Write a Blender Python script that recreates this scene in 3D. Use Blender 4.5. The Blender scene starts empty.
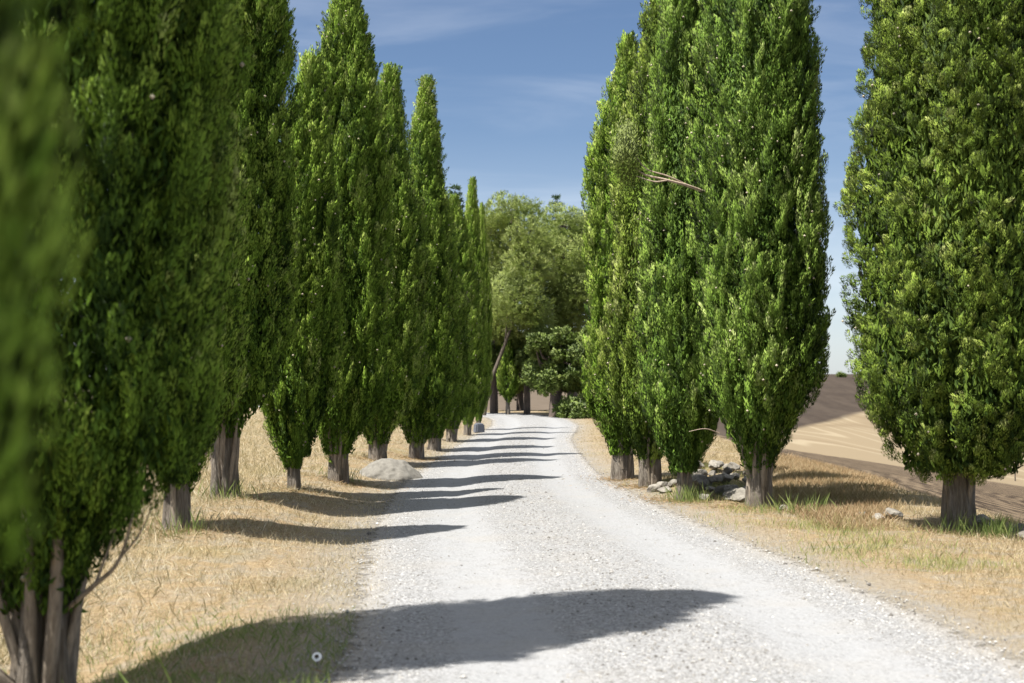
import bpy, bmesh, math, random
import numpy as np
from mathutils import Vector, Matrix, noise as mnoise

random.seed(7)
RNG = np.random.default_rng(7)
scene = bpy.context.scene
COL = scene.collection
PI = math.pi

# ------------------------------------------------------------------ helpers
def link(o, parent=None):
    COL.objects.link(o)
    if parent is not None:
        o.parent = parent
    return o

def tag(o, label=None, cat=None, group=None, kind=None):
    if label: o['label'] = label
    if cat: o['category'] = cat
    if group: o['group'] = group
    if kind: o['kind'] = kind
    return o

def np_mesh(name, V, F, mats, attr=None, mat_idx=None, smooth=False):
    """mesh from numpy: V (n,3), F (m,k) quads or tris; attr = dict of per-point float arrays"""
    me = bpy.data.meshes.new(name)
    n, (m, k) = len(V), F.shape
    me.vertices.add(n)
    me.vertices.foreach_set('co', np.ascontiguousarray(V, np.float32).ravel())
    me.loops.add(m * k)
    me.loops.foreach_set('vertex_index', np.ascontiguousarray(F, np.int32).ravel())
    me.polygons.add(m)
    me.polygons.foreach_set('loop_start', np.arange(0, m * k, k, dtype=np.int32))
    me.polygons.foreach_set('loop_total', np.full(m, k, np.int32))
    if mat_idx is not None:
        me.polygons.foreach_set('material_index', np.ascontiguousarray(mat_idx, np.int32))
    me.polygons.foreach_set('use_smooth', np.full(m, bool(smooth)))
    for mt in (mats if isinstance(mats, (list, tuple)) else [mats]):
        me.materials.append(mt)
    for key, a in (attr or {}).items():
        a = np.ascontiguousarray(a, np.float32)
        at = me.attributes.new(key, 'FLOAT' if a.ndim == 1 else 'FLOAT_VECTOR', 'POINT')
        at.data.foreach_set('value' if a.ndim == 1 else 'vector', a.ravel())
    me.update(calc_edges=True)
    return me

def sstep(a, b, x):
    t = np.clip((np.asarray(x, float) - a) / (b - a), 0, 1)
    return t * t * (3 - 2 * t)

def unit(v):
    return v / np.maximum(np.linalg.norm(v, axis=-1, keepdims=True), 1e-9)

def kites(P, D, L, W, rng, fold=0.25, wide=0.45, facing=None):
    """one folded kite-shaped leaf per row: base P, direction D, length L, width W"""
    n = len(P)
    S = unit(np.cross(D, rng.normal(size=(n, 3)) if facing is None else facing))
    N = np.cross(S, D)
    L = np.reshape(L, (-1, 1)); W = np.reshape(W, (-1, 1))
    mid = P + D * L * wide + N * W * fold
    V = np.empty((n, 4, 3))
    V[:, 0] = P
    V[:, 1] = mid - S * W * .5
    V[:, 2] = P + D * L
    V[:, 3] = mid + S * W * .5
    return V.reshape(-1, 3), np.arange(n * 4).reshape(n, 4)

def tube_np(path, radii, seg=8, lobes=None, close=True):
    """tube along a path; lobes = function(theta array, index) -> radius factor"""
    path = np.asarray(path, float); n = len(path)
    T = unit(np.gradient(path, axis=0))
    ref = np.array([0.0, 1.0, 0.0]) if abs(T[0][1]) < .8 else np.array([1.0, 0, 0])
    th = np.linspace(0, 2 * PI, seg, endpoint=False)
    V = []
    for i in range(n):
        a = unit(np.cross(ref, T[i])); b = np.cross(T[i], a)
        f = lobes(th, i) if lobes else np.ones(seg)
        V.append(path[i] + radii[i] * f[:, None] * (np.cos(th)[:, None] * a + np.sin(th)[:, None] * b))
    V = np.concatenate(V)
    i, j = np.meshgrid(np.arange(n - 1), np.arange(seg), indexing='ij')
    i, j = i.ravel(), j.ravel(); jn = (j + 1) % seg
    F = np.stack([i * seg + j, i * seg + jn, (i + 1) * seg + jn, (i + 1) * seg + j], 1)
    return V, F

def join_np(parts):
    Vs, Fs, o = [], [], 0
    for V, F in parts:
        Vs.append(V); Fs.append(F + o); o += len(V)
    return np.concatenate(Vs), np.concatenate(Fs)

# ------------------------------------------------------------------ node helper
class NT:
    def __init__(s, name):
        s.m = bpy.data.materials.new(name); s.m.use_nodes = True
        s.t = s.m.node_tree; s.t.nodes.clear()
    def n(s, typ, **kw):
        nd = s.t.nodes.new(typ)
        for k, v in kw.items():
            if k.startswith('_'): setattr(nd, k[1:], v)
        return nd
    def val(s, x):
        return x
    def set(s, sock, x):
        if hasattr(x, 'is_output'): s.t.links.new(x, sock)
        else: sock.default_value = x
    def math(s, op, a, b=None, c=None, clamp=False):
        nd = s.t.nodes.new('ShaderNodeMath'); nd.operation = op; nd.use_clamp = clamp
        s.set(nd.inputs[0], a)
        if b is not None: s.set(nd.inputs[1], b)
        if c is not None: s.set(nd.inputs[2], c)
        return nd.outputs[0]
    def pos(s):
        return s.t.nodes.new('ShaderNodeNewGeometry').outputs['Position']
    def xyz(s, v):
        nd = s.t.nodes.new('ShaderNodeSeparateXYZ'); s.set(nd.inputs[0], v); return nd.outputs
    def scalev(s, v, sc):
        nd = s.t.nodes.new('ShaderNodeMapping'); s.set(nd.inputs['Vector'], v)
        nd.inputs['Scale'].default_value = sc; return nd.outputs[0]
    def noise(s, v, scale, detail=4, rough=.55, dist=0):
        nd = s.t.nodes.new('ShaderNodeTexNoise'); s.set(nd.inputs['Vector'], v)
        nd.inputs['Scale'].default_value = scale; nd.inputs['Detail'].default_value = detail
        nd.inputs['Roughness'].default_value = rough; nd.inputs['Distortion'].default_value = dist
        return nd.outputs['Fac']
    def voro(s, v, scale, feature='F1', out='Distance', rnd=1):
        nd = s.t.nodes.new('ShaderNodeTexVoronoi'); s.set(nd.inputs['Vector'], v); nd.feature = feature
        nd.inputs['Scale'].default_value = scale; nd.inputs['Randomness'].default_value = rnd
        return nd.outputs[out]
    def wave(s, v, scale, dist=2, detail=2, dscale=1):
        nd = s.t.nodes.new('ShaderNodeTexWave'); s.set(nd.inputs['Vector'], v)
        nd.inputs['Scale'].default_value = scale; nd.inputs['Distortion'].default_value = dist
        nd.inputs['Detail'].default_value = detail; nd.inputs['Detail Scale'].default_value = dscale
        return nd.outputs['Fac']
    def ramp(s, f, stops):
        nd = s.t.nodes.new('ShaderNodeValToRGB'); s.set(nd.inputs[0], f)
        e = nd.color_ramp.elements
        while len(e) < len(stops): e.new(.5)
        for el, (p, c) in zip(e, stops):
            el.position = p; el.color = (*c, 1) if len(c) == 3 else c
        return nd.outputs[0]
    def step(s, x, a, b):
        nd = s.t.nodes.new('ShaderNodeMapRange'); nd.interpolation_type = 'SMOOTHSTEP'
        s.set(nd.inputs['Value'], x); s.set(nd.inputs['From Min'], a); s.set(nd.inputs['From Max'], b)
        return nd.outputs[0]
    def mix(s, f, a, b, mode='MIX'):
        nd = s.t.nodes.new('ShaderNodeMix'); nd.data_type = 'RGBA'; nd.blend_type = mode
        s.set(nd.inputs[0], f)
        s.set(nd.inputs[6], (*a, 1) if isinstance(a, tuple) else a)
        s.set(nd.inputs[7], (*b, 1) if isinstance(b, tuple) else b)
        return nd.outputs[2]
    def attr(s, name):
        nd = s.t.nodes.new('ShaderNodeAttribute'); nd.attribute_name = name; return nd.outputs['Fac']
    def objrand(s):
        return s.t.nodes.new('ShaderNodeObjectInfo').outputs['Random']
    def bump(s, h, strength=.5, dist=.02):
        nd = s.t.nodes.new('ShaderNodeBump'); s.set(nd.inputs['Height'], h)
        nd.inputs['Strength'].default_value = strength; nd.inputs['Distance'].default_value = dist
        return nd.outputs[0]
    def bsdf(s, col, rough=.8, spec=.3, normal=None):
        nd = s.t.nodes.new('ShaderNodeBsdfPrincipled')
        s.set(nd.inputs['Base Color'], (*col, 1) if isinstance(col, tuple) else col)
        s.set(nd.inputs['Roughness'], rough); nd.inputs['Specular IOR Level'].default_value = spec
        if normal is not None: s.set(nd.inputs['Normal'], normal)
        return nd
    def out(s, sh):
        o = s.t.nodes.new('ShaderNodeOutputMaterial'); s.t.links.new(sh, o.inputs['Surface']); return s.m

def leaf_material(name, stops, trans=.25, hue_noise=.6, rough=.55, spec=.25, soft=0.):
    t = NT(name)
    f = t.attr('tint')
    nz = t.noise(t.pos(), hue_noise, 3)
    f2 = t.math('ADD', f, t.math('MULTIPLY', t.math('SUBTRACT', nz, .5), .5), clamp=True)
    c = t.ramp(f2, stops)
    nrm = None
    if soft > 0:                                     # sprigs shade as the rounded spray they belong to
        na = t.n('ShaderNodeAttribute'); na.attribute_name = 'pn'
        ge = t.n('ShaderNodeNewGeometry')
        vt = t.n('ShaderNodeVectorTransform', _vector_type='NORMAL', _convert_from='OBJECT', _convert_to='WORLD')
        t.set(vt.inputs[0], na.outputs['Vector'])
        mv = t.n('ShaderNodeMix', _data_type='VECTOR'); mv.inputs[0].default_value = soft
        t.set(mv.inputs[4], ge.outputs['Normal']); t.set(mv.inputs[5], vt.outputs[0])
        nn = t.n('ShaderNodeVectorMath', _operation='NORMALIZE'); t.set(nn.inputs[0], mv.outputs[1])
        nrm = nn.outputs[0]
    b = t.bsdf(c, rough, spec, nrm)
    tr = t.n('ShaderNodeBsdfTranslucent')
    t.set(tr.inputs[0], t.mix(.5, c, (.20, .38, .03)))
    if nrm is not None: t.set(tr.inputs['Normal'], nrm)
    mx = t.n('ShaderNodeMixShader'); mx.inputs[0].default_value = trans
    t.t.links.new(b.outputs[0], mx.inputs[1]); t.t.links.new(tr.outputs[0], mx.inputs[2])
    return t.out(mx.outputs[0])

MAT = {}
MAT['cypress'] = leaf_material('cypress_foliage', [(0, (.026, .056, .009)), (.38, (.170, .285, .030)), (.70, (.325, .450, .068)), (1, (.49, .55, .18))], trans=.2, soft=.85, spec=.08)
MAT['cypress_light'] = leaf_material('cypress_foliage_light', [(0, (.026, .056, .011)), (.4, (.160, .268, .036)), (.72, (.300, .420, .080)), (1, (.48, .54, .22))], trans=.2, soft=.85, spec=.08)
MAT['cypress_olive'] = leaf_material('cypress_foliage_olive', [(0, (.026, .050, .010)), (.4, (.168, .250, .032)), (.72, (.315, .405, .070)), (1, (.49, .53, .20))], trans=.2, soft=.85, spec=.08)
MAT['pine'] = leaf_material('pine_needles', [(0, (.095, .115, .035)), (.4, (.235, .29, .075)), (.8, (.37, .43, .11)), (1, (.42, .41, .21))], trans=.36, soft=.5)
MAT['oak'] = leaf_material('oak_leaves', [(0, (.03, .055, .012)), (.5, (.115, .16, .03)), (1, (.25, .30, .08))], trans=.28, soft=.5)
MAT['fir'] = leaf_material('fir_needles', [(0, (.015, .04, .02)), (.5, (.035, .07, .03)), (1, (.06, .1, .04))], trans=.1)
MAT['twig'] = leaf_material('dry_twigs', [(0, (.12, .09, .06)), (1, (.26, .21, .15))], trans=0)

def simple(name, lo, hi, scale, rough=.85, bump=.4, stretch=(1, 1, 1), bdist=.02):
    t = NT(name)
    v = t.scalev(t.pos(), stretch)
    n1 = t.noise(v, scale, 6, .65)
    c = t.ramp(n1, [(.3, lo), (.7, hi)])
    return t.out(t.bsdf(c, rough, .2, t.bump(n1, bump, bdist)).outputs[0])
t = NT('grey_bark')
tcn = t.n('ShaderNodeTexCoord').outputs['Object']
f1 = t.noise(t.scalev(tcn, (3.4, 3.4, .45)), 9, 6, .65); f2 = t.noise(t.scalev(tcn, (4, 4, .16)), 24, 4, .6, .4)
f3 = t.noise(tcn, 2.2, 4)
c = t.ramp(t.math('ADD', t.math('MULTIPLY', f1, .5), t.math('MULTIPLY', f2, .5)), [(.32, (.06, .05, .04)), (.5, (.175, .152, .125)), (.68, (.37, .335, .285))])
c = t.mix(t.math('MULTIPLY', t.step(f3, .45, .7), .5), c, (.14, .10, .07))
MAT['bark'] = t.out(t.bsdf(c, .9, .15, t.bump(t.math('ADD', f1, f2), 1.0, .035)).outputs[0])
MAT['limb'] = simple('limb_bark', (.10, .082, .064), (.31, .265, .21), 9, stretch=(2.5, 2.5, .6), bump=.6)
MAT['dark_bark'] = simple('dark_bark', (.05, .04, .032), (.14, .11, .09), 6, stretch=(3, 3, .6), bump=.7)
MAT['pine_bark'] = simple('pine_bark', (.055, .045, .037), (.14, .115, .09), 6, stretch=(3, 3, .8), bump=.7)
MAT['dead_wood'] = simple('dead_wood', (.22, .16, .12), (.50, .41, .32), 14, bump=.4)
MAT['rock'] = simple('pale_rock', (.085, .078, .066), (.25, .232, .20), 6, bump=.9, bdist=.04)
MAT['mound'] = simple('mound_surface', (.105, .098, .085), (.175, .165, .145), 14, bump=.55, bdist=.015)
MAT['cone'] = simple('cone_scales', (.22, .19, .13), (.40, .36, .27), 30, bump=.3)
MAT['block'] = simple('blue_grey_stone', (.07, .075, .09), (.12, .13, .155), 12, bump=.5)
MAT['post'] = simple('post_wood', (.043, .038, .034), (.102, .085, .068), 12, bump=.3)
MAT['white'] = simple('white_petal', (.80, .79, .76), (.88, .87, .85), 40, bump=.1)
MAT['yolk'] = simple('dark_disc', (.043, .038, .025), (.085, .068, .043), 60, bump=.2)

# ------------------------------------------------------------------ road centre line and terrain
CP = np.array([(1.15, -14), (1.1, -6), (1.0, 1), (.97, 7.5), (.80, 10.3), (.30, 15.7), (-.02, 21), (-.06, 26), (.19, 37.9),
               (.62, 46), (.80, 52), (.35, 60), (-1.9, 66), (-6.5, 70), (-14, 72.5), (-26, 74)], float)
def catmull(P, k=14):
    out = []
    Q = np.vstack([2 * P[0] - P[1], P, 2 * P[-1] - P[-2]])
    for i in range(1, len(Q) - 2):
        p0, p1, p2, p3 = Q[i - 1], Q[i], Q[i + 1], Q[i + 2]
        for t in np.linspace(0, 1, k, endpoint=False):
            out.append(.5 * ((2 * p1) + (-p0 + p2) * t + (2 * p0 - 5 * p1 + 4 * p2 - p3) * t * t + (-p0 + 3 * p1 - 3 * p2 + p3) * t ** 3))
    out.append(P[-1])
    return np.array(out)
CL = catmull(CP)
CLs = np.vstack([CL, ])
def half_width(y):
    return np.interp(y, [-14, 7, 12, 17, 26, 38, 50, 80], [1.95, 1.93, 1.9, 1.75, 1.5, 1.36, 1.5, 1.6])
def lateral(x, y):
    """signed distance from the centre line (right positive), and the line's y there"""
    x = np.asarray(x, float).ravel(); y = np.asarray(y, float).ravel()
    out = np.empty(len(x)); yy = np.empty(len(x))
    T = unit(np.gradient(CL, axis=0))
    for a in range(0, len(x), 20000):
        dx = x[a:a + 20000, None] - CL[None, :, 0]; dy = y[a:a + 20000, None] - CL[None, :, 1]
        k = np.argmin(dx * dx + dy * dy, 1); r = np.arange(len(k))
        dxk, dyk = dx[r, k], dy[r, k]
        s = np.sign(dxk * T[k, 1] - dyk * T[k, 0])
        # perpendicular distance where the foot lies on the line
        along = dxk * T[k, 0] + dyk * T[k, 1]
        perp = np.abs(dxk * T[k, 1] - dyk * T[k, 0])
        d = np.where(np.abs(along) < 1.5, perp, np.hypot(dxk, dyk))
        out[a:a + 20000] = s * d; yy[a:a + 20000] = CL[k, 1]
    return out, yy

def bumps(x, y):
    return (.016 * np.sin(2.1 * x + .7 * y) * np.sin(1.7 * y - .4 * x + 1) + .011 * np.sin(5.3 * x + 1.3) * np.sin(4.1 * y + .5)
            + .02 * np.sin(.9 * x + 2) * np.sin(.63 * y + 1.1))
def terrain(x, y, under_road=True):
    shp = np.shape(x)
    x = np.asarray(x, float).ravel(); y = np.asarray(y, float).ravel()
    lat, yl = lateral(x, y)
    hw = half_width(yl)
    e = np.abs(lat) - hw
    z = .05 * sstep(52, 64, y) * (1 - sstep(66, 80, y))
    # left bank and field
    left = lat < 0
    bank = .20 * sstep(.2, 1.6, e) * sstep(9, 15, y) * (1 - sstep(58, 66, y))
    rise = .028 * np.clip(-x - 4.5, 0, 120) * sstep(6, 20, y)
    z = z + np.where(left, bank + rise * (1 - sstep(70, 140, y)), 0)
    # the near left verge lies a little lower than the track
    z = z - np.where(left, .24 * sstep(.6, 1.8, e) * (1 - sstep(8.2, 11, y)), 0)
    # right: low verge, then the ground falls away into a valley and climbs again as a hill
    drop = np.interp(x, [-1e4, 5.0, 6.0, 18, 42, 60, 1e4], [0, 0, .10, 3.2, 7.4, 7.7, 7.7]) * sstep(-5, 12, y)
    drop = np.maximum(drop, 7.7 * sstep(74, 150, y) * sstep(-60, 2, x))
    L = np.interp(y, [-1e4, 130, 170, 215, 250, 300, 350, 470, 5000], [0, 0, .6, 1.9, 3.9, 7.2, 10.0, 11.3, 11.6])
    z = z - drop + L * sstep(-60, 2, x)
    z = z + .34 * np.exp(-((x - 2.95) / .55) ** 2 - ((y - 21.2) / 1.3) ** 2)      # spoil bank under the rubble
    z = z + bumps(x, y) * sstep(.05, .6, e)
    if under_road:
        z = z - .007 * (1 - sstep(.14, .45, e))
    return z.reshape(shp)
def gz(x, y):
    return float(terrain(np.array([x]), np.array([y]), False)[0])

# ground sheet
def axis(pts):
    out = []
    for a, b, s in pts:
        out.append(np.arange(a, b, s))
    return np.concatenate(out + [np.array([pts[-1][1]])])
gx = axis([(-900, -300, 60), (-300, -100, 20), (-100, -30, 5), (-30, -10, 1.2), (-10, -4.5, .3), (-4.5, 4.5, .11), (4.5, 10, .25), (10, 26, .7), (26, 80, 2.5), (80, 300, 14), (300, 900, 60)])
gy = axis([(-200, -20, 18), (-20, 3, 1.2), (3, 40, .28), (40, 84, .5), (84, 180, 3), (180, 400, 8), (400, 1600, 80)])
X, Y = np.meshgrid(gx, gy)
Z = terrain(X, Y)
V = np.stack([X.ravel(), Y.ravel(), Z.ravel()], 1)
ny, nx = X.shape
i, j = np.meshgrid(np.arange(ny - 1), np.arange(nx - 1), indexing='ij')
i, j = i.ravel(), j.ravel()
F = np.stack([i * nx + j, i * nx + j + 1, (i + 1) * nx + j + 1, (i + 1) * nx + j], 1)
lat, yl = lateral(X, Y)
edge = np.abs(lat) - half_width(yl)

t = NT('ground_soil')
p = t.pos(); x_, y_, z_ = t.xyz(p)
n_big = t.noise(p, .45, 5, .6); n_mid = t.noise(p, 3.2, 6, .65); n_fine = t.noise(p, 26, 5, .7)
straw = t.ramp(n_fine, [(.25, (.107, .072, .039)), (.5, (.209, .153, .087)), (.75, (.303, .242, .152))])
soil = t.ramp(n_fine, [(.3, (.148, .119, .082)), (.7, (.254, .220, .168))])
near = t.mix(t.step(n_mid, .42, .62), straw, soil)
near = t.mix(t.math('MULTIPLY', t.step(n_big, .5, .68), .45), near, (.148, .134, .054))
# pale road dust carried onto the verge
ed = t.attr('edge')
dustm = t.math('SUBTRACT', 1, t.step(t.math('ADD', ed, t.math('MULTIPLY', t.math('SUBTRACT', n_mid, .5), 2.2)), -.1, .75))
dust = t.ramp(n_fine, [(.3, (.143, .127, .105)), (.7, (.246, .230, .201))])
near = t.mix(dustm, near, dust)
# ploughed strip in the valley
qv = t.n('ShaderNodeCombineXYZ')
t.set(qv.inputs[0], t.math('ADD', t.math('MULTIPLY', x_, .963), t.math('MULTIPLY', y_, .267)))
t.set(qv.inputs[1], t.math('MULTIPLY', t.math('SUBTRACT', t.math('MULTIPLY', y_, .963), t.math('MULTIPLY', x_, .267)), .06))
wv = t.noise(qv.outputs[0], .55, 6, .62, .6)
wv2 = t.wave(qv.outputs[0], .28, 5, 3, .9)
pl = t.mix(t.step(t.math('ADD', t.math('MULTIPLY', wv, .65), t.math('MULTIPLY', wv2, .35)), .40, .60), (.025, .017, .011), (.123, .092, .060))
pl = t.mix(t.math('MULTIPLY', t.step(n_big, .55, .8), .4), pl, (.148, .112, .070))
m_pl = t.step(t.math('ADD', x_, t.math('MULTIPLY', n_mid, 1.2)), 6.6, 7.6)
c = t.mix(m_pl, near, pl)
# far ground beyond the crest of the track
m_far = t.math('MULTIPLY', t.step(y_, 76, 92), t.math('SUBTRACT', 1, t.step(x_, 8, 16)))
c = t.mix(m_far, c, t.mix(t.noise(p, .25, 5), (.061, .048, .035), (.107, .085, .064)))
# cut wheat field with harvester tracks
cn = t.noise(t.scalev(p, (1, .13, 1)), .05, 2, .45)
ct = t.math('ABSOLUTE', t.math('SUBTRACT', t.math('FRACT', t.math('MULTIPLY', cn, 17)), .5))
cn2 = t.noise(t.scalev(p, (1, .3, 1)), .03, 1, .4)
ct2 = t.math('ABSOLUTE', t.math('SUBTRACT', t.math('FRACT', t.math('MULTIPLY', cn2, 9)), .5))
tan = t.mix(t.step(ct, .14, .02), (.152, .121, .079), (.213, .179, .123))
tan = t.mix(t.math('MULTIPLY', t.step(ct2, .10, .0), .6), tan, (.111, .082, .051))
tan = t.mix(t.math('MULTIPLY', t.noise(p, .15, 5), .5), tan, (.164, .125, .078))
wob = t.math('MULTIPLY', t.math('SUBTRACT', t.noise(p, .03, 3), .5), 14)
bl = t.math('SUBTRACT', t.math('ADD', y_, t.math('MULTIPLY', x_, 3.6)), 276)
m_tan = t.math('MULTIPLY', t.step(t.math('ADD', bl, wob), -3, 3), t.step(x_, 20, 32))
c = t.mix(m_tan, c, tan)
# dark ploughed upper field
wd = t.step(t.noise(t.scalev(p, (.9, .12, 1)), .35, 5, .7), .35, .65)
dk = t.mix(wd, (.023, .017, .013), (.043, .033, .025))
dk = t.mix(t.math('MULTIPLY', t.noise(p, .06, 5), .55), dk, (.054, .041, .031))
bu = t.math('SUBTRACT', t.math('SUBTRACT', y_, t.math('MULTIPLY', x_, 1.84)), 134)
m_dk = t.math('MULTIPLY', t.step(t.math('ADD', bu, wob), -3, 3), t.step(x_, 18, 32))
c = t.mix(m_dk, c, dk)
hgt = t.math('ADD', t.math('MULTIPLY', n_fine, .6), t.math('MULTIPLY', n_mid, .8))
MAT['ground'] = t.out(t.bsdf(c, .95, .1, t.bump(hgt, .8, .06)).outputs[0])
me = np_mesh('ground', V, F, MAT['ground'], {'edge': np.clip(edge, -3, 6)}, smooth=True)
ground = link(bpy.data.objects.new('ground', me)); tag(ground, kind='structure')
tag(ground, 'dry straw-coloured ground and ploughed fields spreading under the avenue', 'ground')

# road sheet
T = unit(np.gradient(CL, axis=0)); Nn = np.stack([T[:, 1], -T[:, 0]], 1)
# resample the centre line densely
seg = np.concatenate([[0], np.cumsum(np.hypot(*np.diff(CL, axis=0).T))])
S = np.arange(0, seg[-1], .3)
cx, cy = np.interp(S, seg, CL[:, 0]), np.interp(S, seg, CL[:, 1])
Tn = unit(np.stack([np.gradient(cx), np.gradient(cy)], 1)); Nx, Ny = Tn[:, 1], -Tn[:, 0]
K = 29
uu = np.linspace(-1, 1, K)
hw = half_width(cy) + .12
rx = cx[:, None] + Nx[:, None] * hw[:, None] * uu; ry = cy[:, None] + Ny[:, None] * hw[:, None] * uu
crown = .035 * ((1 - uu ** 2) ** 2)[None, :] - .022 * (np.exp(-((np.abs(uu) - .45) / .13) ** 2))[None, :]
rz = terrain(rx, ry, False) + .004 + crown - (.006 * sstep(.9, 1.0, np.abs(uu)))[None, :]
V = np.stack([rx.ravel(), ry.ravel(), rz.ravel()], 1)
ns = len(S)
i, j = np.meshgrid(np.arange(ns - 1), np.arange(K - 1), indexing='ij'); i, j = i.ravel(), j.ravel()
F = np.stack([i * K + j, i * K + j + 1, (i + 1) * K + j + 1, (i + 1) * K + j], 1)
t = NT('white_gravel')
p = t.pos()
latn = t.attr('lat'); al = t.math('ABSOLUTE', latn)
n1 = t.noise(p, 1.1, 5, .6); n2 = t.noise(p, 6, 5, .65); n3 = t.noise(p, 60, 4, .7)
vcol = t.voro(p, 70, out='Color'); vd = t.voro(p, 70)
vx = t.xyz(vcol)[0]
vbig = t.voro(p, 17, out='Color'); vbd = t.voro(p, 17)
peb = t.ramp(vx, [(0, (.100, .098, .094)), (.3, (.172, .172, .172)), (.75, (.224, .226, .230)), (1, (.288, .288, .288))])
big = t.ramp(t.xyz(vbig)[0], [(0, (.068, .064, .060)), (.25, (.160, .158, .155)), (1, (.264, .264, .264))])
peb = t.mix(t.math('MULTIPLY', t.step(vbd, .30, .12), .6), peb, big)
fine = t.ramp(n3, [(.3, (.180, .182, .186)), (.7, (.236, .240, .246))])
# wheel tracks: crushed smooth fines; the middle and the sides keep loose gravel
trk = t.step(t.math('ABSOLUTE', t.math('SUBTRACT', al, .47)), .30, .08)
loose = t.math('SUBTRACT', 1, t.math('MULTIPLY', trk, .55))
loose = t.step(t.math('ADD', loose, t.math('MULTIPLY', t.math('SUBTRACT', n2, .5), 1.3)), .3, .9)
c = t.mix(loose, fine, peb)
c = t.mix(t.math('MULTIPLY', t.step(n1, .45, .75), .35), c, (.228, .214, .192))
alpha = t.step(t.math('ADD', t.math('SUBTRACT', 1, al), t.math('MULTIPLY', t.math('SUBTRACT', n2, .62), .24)), .0, .07)
c = t.mix(t.math('MULTIPLY', t.step(al, .78, .98), .55), c, (.240, .212, .172))
h = t.math('ADD', t.math('MULTIPLY', t.math('SUBTRACT', 1, vd), loose), t.math('MULTIPLY', n2, .7))
h = t.math('ADD', h, t.math('MULTIPLY', t.step(vbd, .45, .05), .8))
b = t.bsdf(c, .9, .15, t.bump(h, .6, .015))
t.set(b.inputs['Alpha'], alpha)
MAT['road'] = t.out(b.outputs[0])
me = np_mesh('gravel_road', V, F, MAT['road'], {'lat': np.tile(uu, ns)}, smooth=True)
road = link(bpy.data.objects.new('road', me))
tag(road, 'white gravel track curving between two rows of cypress trees', 'road', kind='structure')

# loose stones on the road (nobody could count them)
def stones_mesh(name, pts, sizes, rng, mats):
    base = np.array([(1, 0, 0), (-1, 0, 0), (0, 1, 0), (0, -1, 0), (0, 0, .7), (0, 0, -.7)], float)
    tri = np.array([(0, 2, 4), (2, 1, 4), (1, 3, 4), (3, 0, 4), (2, 0, 5), (1, 2, 5), (3, 1, 5), (0, 3, 5)])
    n = len(pts)
    B = base[None] * (1 + rng.uniform(-.35, .35, (n, 6, 3)))
    a = rng.uniform(0, 2 * PI, n); ca, sa = np.cos(a)[:, None], np.sin(a)[:, None]
    bx, by = B[..., 0] * ca - B[..., 1] * sa, B[..., 0] * sa + B[..., 1] * ca
    B = np.stack([bx, by, B[..., 2]], -1) * sizes[:, None, None]
    V = (pts[:, None] + B).reshape(-1, 3)
    F = (np.arange(n)[:, None, None] * 6 + tri[None]).reshape(-1, 3)
    return np_mesh(name, V, F, mats, {'tint': np.repeat(rng.uniform(0, 1, n), 6)})
t = NT('loose_stone')
c = t.ramp(t.attr('tint'), [(0, (.072, .066, .060)), (.3, (.204, .195, .180)), (1, (.372, .366, .354))])
MAT['stone'] = t.out(t.bsdf(c, .9, .2).outputs[0])
n = 26000
sy = 5 + 45 * RNG.random(n) ** 2.0
side = RNG.choice([-1, 1], n)
ul = np.where(RNG.random(n) < .45, RNG.normal(0, .2, n), side * RNG.normal(.90, .10, n))
sx = np.interp(sy, CL[:180, 1], CL[:180, 0]) + ul * half_width(sy)
u_in = np.clip(ul, -1, 1)
sz = terrain(sx, sy, False) + np.where(np.abs(ul) < 1.03, .004 + .035 * (1 - u_in ** 2) ** 2 - .022 * np.exp(-((np.abs(u_in) - .45) / .13) ** 2), 0)
size = .004 + .009 * RNG.random(n) ** 2 + .014 * (RNG.random(n) < .006)
gravel = link(bpy.data.objects.new('gravel', stones_mesh('gravel', np.stack([sx, sy, sz + size * .2], 1), size, RNG, MAT['stone'])))
tag(gravel, 'loose grey and white stones scattered over the gravel track', 'gravel', kind='stuff')

# ------------------------------------------------------------------ grass and stubble (stuff)
def grass_mat(name, stops, trans=.15):
    return leaf_material(name, stops, trans=trans, hue_noise=1.2, rough=.7, spec=.15)
MAT['straw'] = grass_mat('dry_straw', [(0, (.146, .099, .052)), (.35, (.310, .237, .133)), (.7, (.447, .365, .237)), (1, (.533, .482, .370))])
MAT['rust'] = grass_mat('rusty_dry_grass', [(0, (.17, .105, .06)), (.5, (.31, .205, .115)), (.8, (.40, .30, .18)), (1, (.50, .40, .26))])
MAT['green_grass'] = grass_mat('green_grass', [(0, (.09, .13, .035)), (.5, (.19, .23, .075)), (1, (.40, .36, .16))], .3)

def blades(name, x, y, hgt, wid, tilt, mat, label, rng, tint, cat='grass', zoff=0.):
    n = len(x)
    z = terrain(x, y, False) - .01 + zoff
    a = rng.uniform(0, 2 * PI, n)
    D = np.stack([np.cos(a) * np.sin(tilt), np.sin(a) * np.sin(tilt), np.cos(tilt)], 1)
    S = unit(np.cross(D, rng.normal(size=(n, 3))))
    P = np.stack([x, y, z], 1)
    V = np.empty((n, 4, 3))
    hh, ww = hgt[:, None], wid[:, None]
    bend = np.stack([np.cos(a), np.sin(a), -.4 * np.ones(n)], 1) * hh * rng.uniform(0, .22, (n, 1))
    V[:, 0] = P - S * ww * .35; V[:, 1] = P + S * ww * .35
    V[:, 2] = P + D * hh + bend + S * ww * .12; V[:, 3] = P + D * hh * .55 + bend * .3 - S * ww * .5
    me = np_mesh(name, V.reshape(-1, 3), np.arange(n * 4).reshape(n, 4), mat, {'tint': np.repeat(tint, 4)})
    o = link(bpy.data.objects.new(name, me))
    tag(o, label, cat, kind='stuff')
    return o

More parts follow.
